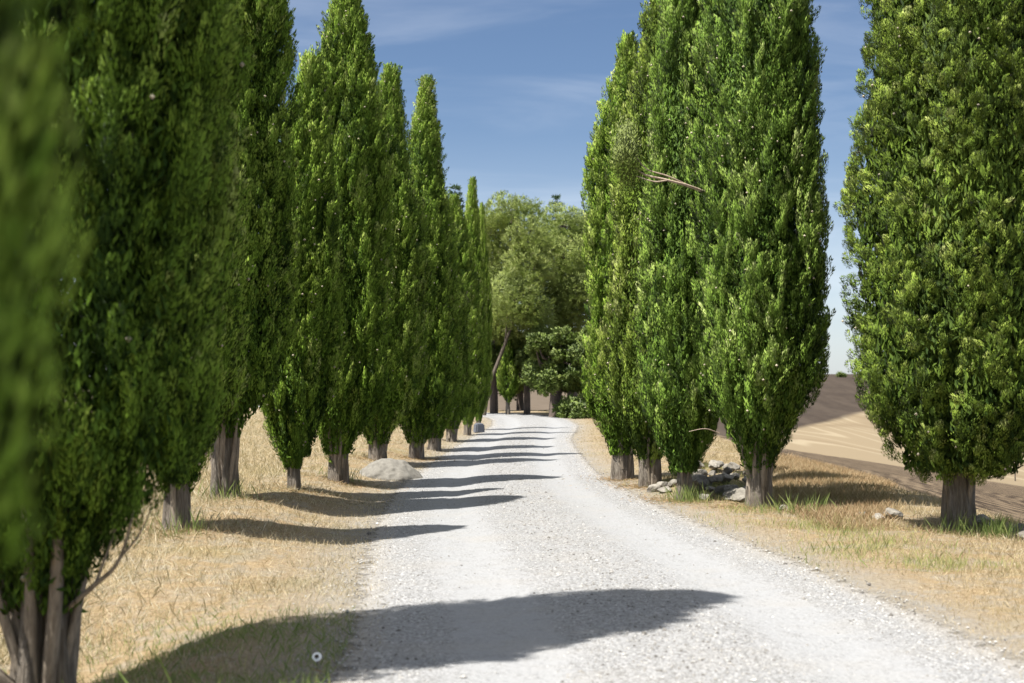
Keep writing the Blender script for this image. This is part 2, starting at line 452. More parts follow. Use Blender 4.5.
def scatter(n, ylo, yhi, power, xlo, xhi, rng):
    """points denser near the camera; xlo/xhi offsets from the road edges as functions of y"""
    y = ylo + (yhi - ylo) * rng.random(n) ** power
    return y, rng.random(n)
def patchy(x, y, s, ph=0.):
    return (np.sin(x * s + ph + 1.3 * np.sin(y * s * .7 + ph)) * np.sin(y * s * 1.1 - ph + 1.7 * np.sin(x * s * .6)) + 1) / 2

def cxi(y):
    return np.interp(y, CL[:200, 1], CL[:200, 0])
rng = np.random.default_rng(11)
# left verge: straw stubble
n = 620000
y, r = scatter(n, 3.5, 62, 2.1, 0, 0, rng)
e = r ** 1.5 * (3.2 + .28 * y) - .22
x = cxi(y) - half_width(y) - e
keep = rng.random(n) < np.clip((e + .22) * 1.6, 0, 1) * (.14 + .86 * patchy(x, y, 2.3)) + .05
keep &= y < 60
x, y, e = x[keep], y[keep], e[keep]
n = len(x)
sc = np.clip(.75 + y * .022, .8, 1.6)
h = (.025 + .075 * rng.random(n) ** 1.8) * (.55 + .55 * np.clip(e, 0, 1.2)) * (.7 + .6 * patchy(x, y, .9, 2))
tl = np.where(rng.random(n) < .45, rng.uniform(.9, 1.5, n), rng.uniform(0, .7, n))
blades('dry_grass', x, y, h, (.0018 + .0022 * rng.random(n)) * sc, tl, MAT['straw'],
       'pale straw stubble covering the verge under the left row of cypresses', rng, np.clip(rng.normal(.58, .30, n), 0, 1))
# tall standing straw behind the left trees
n = 150000
y = 9 + 45 * rng.random(n) ** 1.5
x = cxi(y) - half_width(y) - 2.0 - rng.normal(0, .3, n) - rng.random(n) ** 1.2 * (2 + .24 * y)
h = .05 + .13 * rng.random(n)
blades('tall_straw', x, y, h, (.0025 + .003 * rng.random(n)) * np.clip(.7 + y * .02, .8, 1.5), rng.uniform(0, 1.2, n), MAT['straw'],
       'tall pale straw standing in the field behind the left cypresses', rng, np.clip(rng.normal(.62, .2, n), 0, 1))
# left: weeds in the grass under the big cypress
n = 12000
y = 6.4 + 4.2 * rng.random(n)
e = np.abs(rng.normal(.9, .7, n))
x = cxi(y) - half_width(y) - e
keep = rng.random(n) < (.12 + .88 * patchy(x, y, 2.6, 5)) * (1 - sstep(8.6, 10.2, y))
x, y = x[keep], y[keep]; n = len(x)
blades('green_grass', x, y, .03 + .10 * rng.random(n) ** 1.4, .0024 + .003 * rng.random(n), rng.uniform(0, .9, n), MAT['green_grass'],
       'short green weeds among the straw where the big cypress shades the verge', rng, np.clip(rng.normal(.4, .25, n), 0, 1))
# right verge: short dry grass
n = 420000
y, r = scatter(n, 5, 58, 1.9, 0, 0, rng)
e = r * (4.6) - .3
x = cxi(y) + half_width(y) + e
keep = rng.random(n) < np.clip((e + .3) * .75, 0, 1) * (.15 + .85 * patchy(x, y, 2.0, 4)) + .04
keep &= x < 9
x, y, e = x[keep], y[keep], e[keep]; n = len(x)
h = (.025 + .085 * rng.random(n) ** 1.5) * (.5 + .5 * np.clip(e * .7, 0, 1.4))
tl = np.where(rng.random(n) < .35, rng.uniform(.9, 1.5, n), rng.uniform(0, .75, n))
blades('dry_grass', x, y, h, (.0018 + .0022 * rng.random(n)) * np.clip(.75 + y * .022, .8, 1.6), tl, MAT['straw'],
       'short golden dry grass on the verge right of the gravel track', rng, np.clip(rng.normal(.42, .22, n), 0, 1))
# right: greener grass near the trees
n = 60000
y = 12 + 10 * rng.random(n)
e = np.clip(rng.normal(1.15, .45, n), .1, 3.6)
x = cxi(y) + half_width(y) + e
pk = patchy(x, y, 1.7, 1) * patchy(x, y, 4.1, 2) ** .5
keep = (rng.random(n) < pk ** 1.6 * .55)
x, y = x[keep], y[keep]; n = len(x)
blades('green_grass', x, y, .04 + .10 * rng.random(n) ** 1.3, .0022 + .0028 * rng.random(n), rng.uniform(0, .65, n), MAT['green_grass'],
       'thin green grass mixed into the dry verge before the right cypresses', rng, np.clip(rng.normal(.74, .25, n), 0, 1))
# right: rusty dry vegetation along the edge of the drop
n = 90000
y = 15 + 16 * rng.random(n)
x = y * rng.uniform(.185, .262, n) + rng.normal(0, .12, n)
keep = (rng.random(n) < (.2 + .8 * patchy(x, y, 1.9, 3))) & (x > 3.3)
x, y = x[keep], y[keep]; n = len(x)
blades('rusty_grass', x, y, .04 + .12 * rng.random(n), .0024 + .003 * rng.random(n), rng.uniform(0, .9, n), MAT['rust'],
       'rust brown dry weeds along the field edge behind the right cypresses', rng, rng.random(n))
# lush tufts round trunk feet
tx, ty = [], []
for (bx, by, k, rr) in ((4.75, 14.9, 260, .35), (5.0, 14.7, 300, .22), (-2.55, 21.5, 160, .3), (-2.3, 6.9, 160, .5), (2.3, 18.7, 220, .3), (-3.3, 16.3, 130, .35), (-3.1, 13.3, 90, .25), (3.4, 17.0, 200, .5)):
    tx.append(rng.normal(bx, rr * .5, k)); ty.append(rng.normal(by, rr * .5, k))
x = np.concatenate(tx); y = np.concatenate(ty); n = len(x)
blades('green_tufts', x, y, .06 + .26 * rng.random(n) ** 1.5, .003 + .004 * rng.random(n), rng.uniform(0, .5, n), MAT['green_grass'],
       'fresh green grass tufts growing at the feet of the cypress trunks', rng, rng.random(n) * .7)

# fallen brown sprays round the trunk feet
lx, ly = [], []
for (bx, by) in ((-2.48, 7.55), (-3.19, 13.6), (-3.36, 16.6), (-2.86, 18.7), (-2.58, 21.1), (-2.46, 26.2), (-1.92, 28.6), (4.72, 15.2), (3.1, 17.8), (2.28, 19.0), (2.04, 21.3), (1.76, 22.9)):
    rad = np.abs(rng.normal(0, .45, 1500)) + .05; a_ = rng.uniform(0, 2 * PI, 1500)
    lx.append(bx + rad * np.cos(a_)); ly.append(by + rad * np.sin(a_))
x = np.concatenate(lx); y = np.concatenate(ly); n = len(x)
blades('cypress_litter', x, y, .03 + .07 * rng.random(n), .003 + .004 * rng.random(n), rng.uniform(1.1, 1.55, n), MAT['rust'],
       'brown fallen cypress sprays scattered round the feet of the trunks', rng, rng.random(n) * .6, 'litter', .012)

# ------------------------------------------------------------------ cypress trees
def envelope(z, th, s):
    zb, zf, zh, H, R, rb, p = s['zb'], s['zf'], s['zh'], s['H'], s['R'], s['rb'], s['p']
    lo = rb + (R - rb) * sstep(0, 1, (z - zb) / (zf - zb)) ** .8
    tt = np.clip((z - zh) / (H - zh), 0, 1)
    r = lo * (1 - tt ** p) ** .85
    ph = s['ph']
    lump = 1 + s['lump'] * (.5 * np.sin(3 * th + ph + 1.1 * z) + .35 * np.sin(5 * th - 2 * ph + .7 * z) + .45 * np.sin(1.9 * z + 2 * th + 3 * ph))
    cz = s['kc'] * .5 * th + .9 * np.sin(.8 * z + ph) + .5 * np.sin(2.1 * z + 2 * th + ph)
    crev = np.exp(-(np.sin(cz) / .24) ** 2)
    return np.maximum(r * lump * (1 - s['crev'] * crev), .02)

def cypress_crown(name, s, rng, mats):
    """strands of foliage that rise along the crown's surface like flames, each set with feathery sprays"""
    H, R = s['H'], s['R']
    nst, nsp, nsg = s['strands'], s['sprays'], s['sprigs']
    q = rng.random(nst)
    # heights in proportion to the crown's girth
    zz = np.linspace(s['zb'], H * .985, 400)
    wgt = envelope(zz, zz * 0, dict(s, lump=0, crev=0)) + .12 * R
    cdf = np.cumsum(wgt); cdf /= cdf[-1]
    h0 = np.interp(q, cdf, zz) - .35
    h0 = np.maximum(h0, s['zb'] - .1)
    Ls = rng.uniform(.7, 1.9, nst) * s.get('strand_len', 1) * (.6 + .4 * np.clip(R / .7, .6, 1.3))
    Ls = np.minimum(Ls, H + .05 - h0)
    th0 = rng.uniform(0, 2 * PI, nst); dth = rng.normal(0, .16, nst)
    depth = np.where(rng.random(nst) < .3, rng.uniform(.10, .35, nst), rng.uniform(-.05, .08, nst))
    w0 = rng.uniform(.11, .22, nst) * s.get('fat', 1) * np.clip(R / .75, .7, 1.2)
    stint = rng.normal(0, .13, nst)
    # sprays on the strands
    tpar = rng.random((nst, nsp)) ** .85
    zc = h0[:, None] + Ls[:, None] * tpar
    th = th0[:, None] + dth[:, None] * tpar + .10 * np.sin(5 * tpar + th0[:, None] * 7)
    rad_env = envelope(zc, th, s)
    wt = w0[:, None] * np.clip(1.5 * np.sqrt(tpar) * (1 - tpar) ** .55 + .12, .1, 1)
    rise_in = .62 + .38 * sstep(0, .35, tpar)
    rc = np.maximum(rad_env * rise_in * (1 - depth[:, None]) - wt * .75, 0.0)
    rc = rc + .05 * s.get('flick', .4) * np.sin(PI * tpar) * (rng.random((nst, 1)) < .3)
    c, sn = np.cos(th), np.sin(th)
    Cc = np.stack([rc * c, rc * sn, zc], -1)
    er = np.stack([c, sn, 0 * c], -1); et = np.stack([-sn, c, 0 * c], -1)
    ang = rng.normal(0, .85, (nst, nsp))             # mostly on the outer side of the strand
    off = np.cos(ang)[..., None] * er + np.sin(ang)[..., None] * et
    rr = wt * np.sqrt(rng.uniform(.3, 1, (nst, nsp)))
    P = (Cc + off * rr[..., None]).reshape(-1, 3)
    O = off.reshape(-1, 3)
    m = len(P)
    up = np.array([0, 0, 1.0])
    G = unit(up * s.get('up', 1.35) + O * rng.uniform(.15, .75, (m, 1)) + rng.normal(0, .16, (m, 3)))
    pl = rng.uniform(.16, .34, m) * s.get('plume', 1)                 # each spray is a small upright plume of scale-leaved sprigs
    pw = rng.uniform(.038, .066, m) * s.get('wide', 1)
    sp_t = np.repeat(stint, nsp) + rng.normal(0, .11, m)
    vv = rng.random((m, nsg))                                         # place along the plume, 1 at its tip
    uu = 1.08 - .5 * rng.random((m, nsg)) ** 2
    sd = unit(np.cross(G, rng.normal(size=(m, 3)))); sd2 = np.cross(G, sd)
    a2 = rng.uniform(0, 2 * PI, (m, nsg))
    radial = np.cos(a2)[..., None] * sd[:, None] + np.sin(a2)[..., None] * sd2[:, None]
    prof = np.clip(1.25 * np.sqrt(vv + .06) * (1.02 - vv) ** .6 + .1, 0, 1)
    P2 = P[:, None] + G[:, None] * (pl[:, None] * (vv - .35))[..., None] + radial * (pw[:, None] * uu * prof)[..., None]
    pn = unit(radial * .75 + O[:, None] * .95 + np.array([0, 0, .30]) + G[:, None] * (vv - .4)[..., None] * .5).reshape(-1, 3)
    P2 = P2.reshape(-1, 3)
    D2 = unit(G[:, None] + radial * (.26 - .20 * vv)[..., None] + rng.normal(0, .10, (m, nsg, 3))).reshape(-1, 3)
    Fc_ = (radial + rng.normal(0, .30, (m, nsg, 3))).reshape(-1, 3)
    k = len(P2)
    L2 = s['leaf'] * rng.uniform(.7, 1.3, k); W2 = L2 * rng.uniform(.20, .31, k)
    tint = np.clip(.42 + np.repeat(sp_t, nsg) + .30 * (vv.ravel() - .45) + .22 * (uu.ravel() - .9) + rng.normal(0, .04, k), 0, 1)  # tips paler, cores darker: young growth, plus plume shading painted into the tint
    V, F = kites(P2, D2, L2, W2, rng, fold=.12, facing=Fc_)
    # inner mass that closes the crown
    ni = s['inner']
    q = rng.random(ni); zi = np.interp(q, cdf, zz); ti = rng.uniform(0, 2 * PI, ni)
    ri = envelope(zi, ti, s) * rng.uniform(.25, .93, ni)
    Pi = np.stack([ri * np.cos(ti), ri * np.sin(ti), zi], 1)
    Di = unit(np.array([0, 0, 1.]) + rng.normal(0, .4, (ni, 3)))
    Li = rng.uniform(.038, .075, ni) * s.get('ileaf', 1.15)
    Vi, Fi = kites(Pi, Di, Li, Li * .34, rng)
    # cones: small pale balls among the outer sprays
    nc = s['cones']
    pick = rng.integers(0, m, nc)
    pc = P[pick] + O[pick] * .062 + G[pick] * .03
    base = np.array([(1, 0, 0), (-1, 0, 0), (0, 1, 0), (0, -1, 0), (0, 0, 1), (0, 0, -1)], float)
    cr = rng.uniform(.011, .019, nc)
    Vc = (pc[:, None] + base[None] * cr[:, None, None]).reshape(-1, 3)
    # octahedron as four quads would be bent; use degenerate-free quads pairing triangles
    qd = np.array([(0, 2, 4, 3), (1, 3, 4, 2), (0, 3, 5, 2), (1, 2, 5, 3)])
    Fc = (np.arange(nc)[:, None, None] * 6 + qd[None]).reshape(-1, 4)
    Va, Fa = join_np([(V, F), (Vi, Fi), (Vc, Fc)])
    ta = np.concatenate([np.repeat(tint, 4), np.repeat(rng.uniform(.02, .3, ni), 4), np.zeros(len(Vc))])  # inner leaves tinted dark, painting depth into the gaps
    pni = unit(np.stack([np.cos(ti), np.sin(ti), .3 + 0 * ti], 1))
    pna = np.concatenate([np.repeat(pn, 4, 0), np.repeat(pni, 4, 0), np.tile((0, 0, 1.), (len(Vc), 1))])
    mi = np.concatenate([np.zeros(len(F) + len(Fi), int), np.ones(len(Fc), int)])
    # lean
    ln = s.get('lean', (0, 0))
    Va[:, 0] += ln[0] * (Va[:, 2] / H) ** 1.5; Va[:, 1] += ln[1] * (Va[:, 2] / H) ** 1.5
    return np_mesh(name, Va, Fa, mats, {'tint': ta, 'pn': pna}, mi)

def trunk_mesh(s, rng, mat):
    r0 = s['tr']; H = s['H']
    zs = np.concatenate([np.linspace(-.25, 1.3, 22), np.linspace(1.5, H * .93, 14)])
    ks = [3, 5, 7, 11]; ph = rng.uniform(0, 6.28, 4); am = np.array([.16, .15, .09, .05]) * s.get('flute', 1)
    rad = np.where(zs < 1.3, r0 * (1 + .16 * np.exp(-np.clip(zs + .1, 0, 9) / .14)) * (1 - .22 * sstep(.12, .75, zs)),
                   r0 * np.clip(1.0 - (zs - 1.3) / (H * .93 - 1.3), 0, 1) * .6 + .012)
    ln = s.get('lean', (0, 0)); zl = (np.clip(zs, 0, None) / H) ** 1.5
    px = ln[0] * zl + .03 * np.sin(2.2 * zs + ph[0]) * np.clip(zs, 0, 1); py = .03 * np.sin(1.9 * zs + ph[1]) * np.clip(zs, 0, 1)
    path = np.stack([px, py, zs], 1)
    def lob(th, i):
        f = np.ones_like(th)
        tw = .35 * zs[i]
        for k, a, p_ in zip(ks, am, ph):
            f = f + a * (np.abs(np.cos(.5 * (k * (th + tw) + p_))) * 2 - 1.27)
        return np.clip(f, .45, 1.6)
    V, F = tube_np(path, rad, 44, lob)
    return np_mesh('trunk', V, F, mat, smooth=True)

def limb_mesh(s, a, rng, mat):
    r0 = s['tr']; R = s['R']
    zst = rng.uniform(-.05, .28); ztop = rng.uniform(1.35, 2.0)
    q = np.linspace(0, 1, 12)
    rmax = R * rng.uniform(.32, .56)
    rad = r0 * .74 + (rmax - r0 * .74) * q ** 1.35
    th = a + .35 * np.sin(3 * q + a * 3) * q
    path = np.stack([rad * np.cos(th) + .02 * np.sin(7 * q + a * 2), rad * np.sin(th), zst + (ztop - zst) * q], 1)
    rr = (r0 * rng.uniform(.16, .29)) * (1 - .68 * q) + .004
    V, F = tube_np(path, rr, 10, lambda t_, i_: 1 + .14 * np.sin(3 * t_ + a) + .08 * np.sin(5 * t_))
    return np_mesh('limb', V, F, mat, smooth=True)

TREE_NO = [0]
def make_cypress(x, y, s, label, group, rng, mats=None, limbs=5):
    TREE_NO[0] += 1; rng = np.random.default_rng(100 + TREE_NO[0])
    s = dict(s, ph=(2.399 * TREE_NO[0]) % 6.28)
    o = bpy.data.objects.new('cypress_tree', None); link(o)
    o.location = (x, y, gz(x, y)); o.empty_display_size = .3
    tag(o, label, 'cypress tree', group)
    link(bpy.data.objects.new('trunk', trunk_mesh(s, rng, MAT['bark'])), o)
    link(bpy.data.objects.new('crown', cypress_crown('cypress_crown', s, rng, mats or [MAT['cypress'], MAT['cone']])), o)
    base = -PI / 2 + rng.uniform(-.2, .2)           # most limbs one sees stand on the open sides
    for k in range(limbs):
        a = base + (k - (limbs - 1) / 2) * (5.6 / limbs) + rng.normal(0, .15)
        link(bpy.data.objects.new('limb', limb_mesh(s, a, rng, MAT['limb'])), o)
    return o

def copy_tree(src, x, y, sc, rot, label, group):
    c = src.copy(); COL.objects.link(c)
    c.location = (x, y, gz(x, y)); c.scale = sc; c.rotation_euler = (0, 0, rot)
    c['label'] = label; c['group'] = group; c['category'] = src['category']
    for ch in list(src.children):
        d = ch.copy(); COL.objects.link(d); d.parent = c
        for g in list(ch.children):
            e_ = g.copy(); COL.objects.link(e_); e_.parent = d
    return c

def spec(H, R, **k):
    d = dict(H=H, R=R, zb=.45, zf=1.5, zh=H * .45, rb=.22, p=2.2, ph=random.uniform(0, 6), lump=.09, strands=270, sprays=16, sprigs=112,
             leaf=.040, inner=85000, cones=220, tr=.15, kc=7, crev=.26)
    d.update(k); return d

LG = 'cypresses along the left side of the gravel track'
RG = 'cypresses along the right side of the gravel track'
crng = np.random.default_rng(5)
light = [MAT['cypress_light'], MAT['cone']]
# left row, near to far
T0 = make_cypress(-2.48, 7.55, spec(9.8, .93, tr=.15, leaf=.028, strands=360, sprays=18, sprigs=175, zb=.58, zf=1.75, cones=90, flute=1.8, inner=95000),
                  'large slightly blurred cypress with bare forked stems, beside the tree shadow across the track', LG, crng, limbs=9)
T00 = make_cypress(-1.13, 1.7, spec(8.0, .53, tr=.12, strands=460, sprays=13, sprigs=80, leaf=.04, zb=1.1, zf=1.62, rb=.42, cones=0, lump=.0, crev=.0),
                   'closest cypress, a heavily blurred green mass at the left edge of the photo', LG, crng)
T1 = make_cypress(-3.19, 13.6, spec(6.0, .55, tr=.105),
                  'cypress with a single short trunk half hidden behind the big blurred cypress', LG, crng, limbs=5)
T2 = make_cypress(-3.36, 16.6, spec(7.9, .74, tr=.15, strands=280, zb=.70, zh=4.4, p=2.8, lump=.06),
                  'tall wide cypress with a pale forked trunk, third from the front in the left row', LG, crng, limbs=8)
T3 = make_cypress(-2.86, 18.7, spec(5.6, .50, tr=.08, zb=.42, strands=180, lean=(.22, 0), p=1.8, zh=2.4),
                  'slim short cypress with a thin dark trunk in front of the taller pointed cypress', LG, crng, limbs=4)
T4 = make_cypress(-2.58, 21.1, spec(7.45, .74, tr=.13, zb=.4, strands=290, zh=2.8, p=2.0, lean=(.12, 0), lump=.13),
                  'pointed cypress on a cluster of thin stems just left of the grey mound', LG, crng, limbs=11)
T5 = make_cypress(-2.46, 26.2, spec(7.15, .82, tr=.14, strands=280, sprays=14, sprigs=84, leaf=.040, zb=.3, zh=2.2, p=1.75, lean=(.2, 0), lump=.12),
                  'cypress with several stems rising right behind the grey mound', LG, crng, limbs=9)
T6 = make_cypress(-1.92, 28.6, spec(7.5, .80, tr=.14, strands=280, sprays=14, sprigs=84, leaf=.040, zb=.3, zh=2.0, p=1.45, lean=(.2, 0), lump=.07),
                  'narrow pointed cypress with the sharpest tip, just right of the grey mound', LG, crng, limbs=7)
for (x, y, src, sc, rot, lab) in (
        (-1.74, 32.0, T5, (.95, .95, .92), 2.1, 'cypress with a steep right shoulder behind the sharpest-tipped cypress'),
        (-1.56, 36.9, T4, (.98, .98, .84), 1.2, 'small cypress low in the left row before the twin narrow spires'),
        (-1.28, 41.2, T6, (.70, .70, .97), .3, 'narrow spire cypress standing nearly at the far end of the left row'),
        (-1.06, 45.4, T5, (.50, .50, .99), .4, 'thinnest cypress, the last of the left row beside the blue-grey stone block')):
    copy_tree(src, x, y, sc, rot, lab, LG)
# right row, near to far
R1 = make_cypress(4.78, 15.2, spec(9.3, 1.09, tr=.155, zb=.62, zf=1.7, zh=3.2, p=2.1, rb=.62, ileaf=1.7, strands=640, sprays=11, sprigs=126, lump=.10, fat=1.15, plume=.50, wide=1.25, up=.8,
                                   strand_len=.55, inner=110000, leaf=.029, flute=1.1, cones=200, kc=6, crev=.24),
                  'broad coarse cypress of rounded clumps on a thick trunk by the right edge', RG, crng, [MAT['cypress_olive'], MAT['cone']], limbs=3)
R2 = make_cypress(3.08, 17.8, spec(9.2, .78, tr=.15, strands=350, zh=3.8, p=2.3, cones=320, zb=.48, zf=1.7, inner=95000, lump=.06, crev=.2),
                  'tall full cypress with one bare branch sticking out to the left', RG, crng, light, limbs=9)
R3 = make_cypress(2.28, 19.0, spec(9.0, .56, tr=.09, zb=.38, strands=230, cones=260, lean=(.28, 0), lump=.11),
                  'slim cypress with a thin trunk between the rock heap and the bare branch', RG, crng, light, limbs=5)
R4 = make_cypress(2.04, 21.3, spec(8.6, .68, tr=.15, zb=.40, strands=260, cones=420, zh=3.2, p=2.0, lean=(.5, 0), lump=.12),
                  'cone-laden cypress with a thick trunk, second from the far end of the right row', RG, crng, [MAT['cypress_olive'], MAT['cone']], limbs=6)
R5 = make_cypress(1.76, 22.9, spec(7.0, .60, tr=.155, zb=.38, strands=215, zh=3.2, cones=60, p=2.7, lean=(.1, 0)),
                  'darker cypress with a rounded top at the far end of the right row', RG, crng, limbs=5)

# the bare branch that leaves the tall right cypress, with its tuft
def local(o, pts):
    return np.asarray(pts, float) - np.array(o.location)
def branch_obj(name, parent, pts, radii, mat, seg=8):
    P = catmull(np.asarray(pts, float), 5); rr = np.interp(np.linspace(0, 1, len(P)), np.linspace(0, 1, len(radii)), radii)
    V, F = tube_np(local_or(parent, P), rr, seg)
    return link(bpy.data.objects.new(name, np_mesh(name, V, F, mat, smooth=True)), parent)
def local_or(parent, P):
    base = parent
    while base.parent is not None: base = base.parent
    return P - np.array(base.location)
br = branch_obj('bare_branch', R2, [(2.75, 17.9, 3.84), (2.20, 17.4, 3.97), (1.90, 17.25, 4.03), (1.56, 17.2, 4.12), (1.40, 17.2, 4.36)], [.022, .018, .014, .010, .005], MAT['dead_wood'])
for pts in ([(2.2, 17.4, 3.97), (1.9, 17.25, 4.08), (1.62, 17.2, 4.17), (1.46, 17.15, 4.38)], [(1.90, 17.25, 4.03), (1.72, 17.15, 4.00), (1.5, 17.1, 4.06)]):
    branch_obj('twig', br, pts, [.010, .008, .005], MAT['dead_wood'], 6)
def tuft(name, parent, center, size, n, rng, mat, leaf=.07):
    q = rng.normal(size=(n, 3)) * np.array(size) * .42 + np.array(center)
    P = local_or(parent, q); D = unit(rng.normal(0, .4, (n, 3)) + (0, 0, 1.) + (q - center) * 1.2)
    V, F = kites(P, D, leaf * rng.uniform(.7, 1.3, n), leaf * .3 * np.ones(n), rng)
    return link(bpy.data.objects.new(name, np_mesh(name, V, F, mat, {'tint': np.repeat(np.clip(rng.normal(.34, .16, n), 0, 1), 4), 'pn': np.repeat(unit(q - center + (0, 0, .05)), 4, 0)})), parent)
tuft('foliage_tuft', br, (1.38, 17.15, 4.30), (.15, .15, .40), 6000, crng, MAT['pine'], .045)
# dead forked twigs low on the big left cypress
d0 = branch_obj('dead_branch', T0, [(-2.36, 7.5, .38), (-2.16, 7.4, .54), (-2.02, 7.35, .68), (-1.92, 7.3, 1.0)], [.016, .013, .009, .004], MAT['limb'])
branch_obj('twig', d0, [(-2.16, 7.4, .54), (-2.08, 7.4, .76), (-2.02, 7.4, .96)], [.009, .007, .003], MAT['limb'], 6)
branch_obj('twig', d0, [(-2.02, 7.35, .68), (-1.90, 7.3, .82), (-1.82, 7.2, .96)], [.007, .005, .002], MAT['limb'], 6)
branch_obj('dead_branch', T0, [(-2.56, 7.45, -.05), (-2.76, 7.3, .2), (-2.86, 7.25, .36), (-2.88, 7.2, .8)], [.05, .04, .035, .03], MAT['limb'])
branch_obj('dead_branch', R2, [(2.50, 17.15, .96), (2.30, 16.95, 1.02), (2.10, 16.9, .99)], [.006, .0045, .002], MAT['dead_wood'])

# ------------------------------------------------------------------ trees at the end of the track
def clump_crown(name, clumps, n_tuft, per, leaf, ratio, rng, mat, up=.5, mix_low=None, base=np.zeros(3), tlo=.15):
    """leaf tufts over the surfaces of many irregular clumps"""
    C = np.array([c[:3] for c in clumps]); Rr = np.array([c[3:6] for c in clumps])
    w = (Rr[:, 0] * Rr[:, 2]); w = w / w.sum()
    k = rng.choice(len(C), n_tuft, p=w)
    d = unit(rng.normal(size=(n_tuft, 3)))
    f = rng.uniform(.15, 1.7, (n_tuft, 1)) ** .6
    lum = 1 + .18 * np.sin(5 * d[:, :1] + k[:, None]) * np.sin(6 * d[:, 2:3] + 2 * k[:, None])
    P = C[k] + d * Rr[k] * f * lum
    G = unit(d + np.array([0, 0, up]) + rng.normal(0, .3, (n_tuft, 3)))
    D = unit(G[:, None] + rng.normal(0, .55, (n_tuft, per, 3))).reshape(-1, 3)
    P2 = np.repeat(P, per, 0) + rng.normal(0, leaf * .35, (n_tuft * per, 3))
    n = len(P2)
    L = leaf * rng.uniform(.7, 1.35, n)
    V, F = kites(P2 - base, D, L, L * ratio, rng)
    tint = np.clip(.5 + np.repeat(rng.normal(0, .14, n_tuft) + (k % 5 - 2) * .05, per) + rng.normal(0, .1, n), 0, 1)
    pn = np.repeat(unit(d + (0, 0, .2)), per * 4, 0)
    return np_mesh(name, V, F, mat, {'tint': np.repeat(tint, 4), 'pn': pn})

def clump_tree(name, label, cat, group, base_xy, trunk_pts, trunk_r, clumps, rng, leafmat, barkmat, n_tuft, per, leaf, ratio, twigs=0, up=.5):
    x, y = base_xy; z = gz(x, y)
    o = link(bpy.data.objects.new(name, None)); o.location = (x, y, z); tag(o, label, cat, group)
    b = np.array([0, 0, 0.])
    P = catmull(np.array(trunk_pts, float), 6)
    rr = np.interp(np.linspace(0, 1, len(P)), np.linspace(0, 1, len(trunk_r)), trunk_r)
    V, F = tube_np(P, rr, 12)
    tr = link(bpy.data.objects.new('trunk', np_mesh('trunk', V, F, barkmat, smooth=True)), o)
    parts = []
    for c in clumps:
        c = np.array(c)
        i0 = rng.integers(int(len(P) * .45), len(P))
        mid = (P[i0] + c[:3]) / 2 + rng.normal(0, .15, 3) - np.array([0, 0, .2])
        path = catmull(np.array([P[i0], mid, c[:3]]), 4)
        parts.append(tube_np(path, np.linspace(rr[i0] * .5, .015, len(path)), 6))
        for _ in range(twigs):
            e_ = c[:3] + unit(rng.normal(size=3)) * c[3:6] * rng.uniform(.6, .95)
            path = catmull(np.array([c[:3], (c[:3] + e_) / 2 + rng.normal(0, .08, 3), e_]), 3)
            parts.append(tube_np(path, np.linspace(.02, .006, len(path)), 4))
    V, F = join_np(parts)
    link(bpy.data.objects.new('branches', np_mesh('branches', V, F, barkmat, smooth=True)), o)
    link(bpy.data.objects.new('crown', clump_crown('crown', clumps, n_tuft, per, leaf, ratio, rng, leafmat, up)), o)
    return o

def px(xp, yp, d):
    """world point that the pixel looks at, d metres ahead"""
    return np.array([(xp - 512) / 1422 * d, d, 1.6 + (380 - yp) / 1422 * d])
def clumps_px(lst, d0, base):
    out = []
    for (xp, yp, w, h, dd) in lst:
        d = d0 + dd
        c = px(xp, yp, d) - base
        out.append((*c, w * d / 1422, w * d / 1422 * 1.05, h * d / 1422))
    return out
brng = np.random.default_rng(23)
BG = 'trees grouped at the far end of the gravel track'
def bx(xp, d):
    x = (xp - 512) / 1422 * d
    return np.array([x, d, gz(x, d)])
# leaning pine on the left
b = bx(483, 62)
q = lambda xp, yp, d=62: px(xp, yp, d) - b
clump_tree('pine_tree', 'tall pale pine with a slanting bare trunk beyond the last left cypress', 'pine tree', BG, b[:2],
           [(0, 0, -.2), q(489, 387), q(498, 362), q(508, 336), q(516, 310), q(520, 270), q(516, 228)], [.11, .085, .075, .07, .06, .05, .03],
           clumps_px([(512, 213, 26, 14, 0), (497, 232, 20, 16, 1), (528, 238, 18, 17, -1), (505, 258, 26, 19, 1.5), (528, 268, 20, 20, -1), (496, 285, 20, 20, 1), (518, 298, 24, 22, -1.2),
                      (505, 322, 24, 17, 1), (534, 318, 16, 16, 0), (480, 262, 18, 18, 3), (478, 230, 14, 14, 3), (484, 308, 14, 16, 2)], 62, b),
           brng, MAT['pine'], MAT['pine_bark'], 8000, 16, .125, .2, twigs=12)
b = bx(572, 66)
q = lambda xp, yp, d=66: px(xp, yp, d) - b
clump_tree('pine_tree', 'bright yellow-green rounded pine standing against the right cypress row', 'pine tree', BG, b[:2],
           [(0, 0, -.2), q(572, 370), q(569, 330), q(563, 290), q(562, 250), q(562, 222)], [.26, .22, .18, .14, .1, .03],
           clumps_px([(564, 226, 24, 16, 0), (548, 246, 16, 16, -1), (582, 236, 18, 17, 1), (566, 258, 24, 18, -1.5), (590, 262, 20, 22, 0), (548, 280, 20, 18, -1), (572, 290, 24, 20, -1.5),
                      (556, 312, 22, 17, -1), (586, 300, 20, 20, 0), (572, 325, 22, 15, 0), (600, 285, 20, 24, 2)], 66, b),
           brng, MAT['pine'], MAT['pine_bark'], 8000, 16, .125, .2, twigs=12)
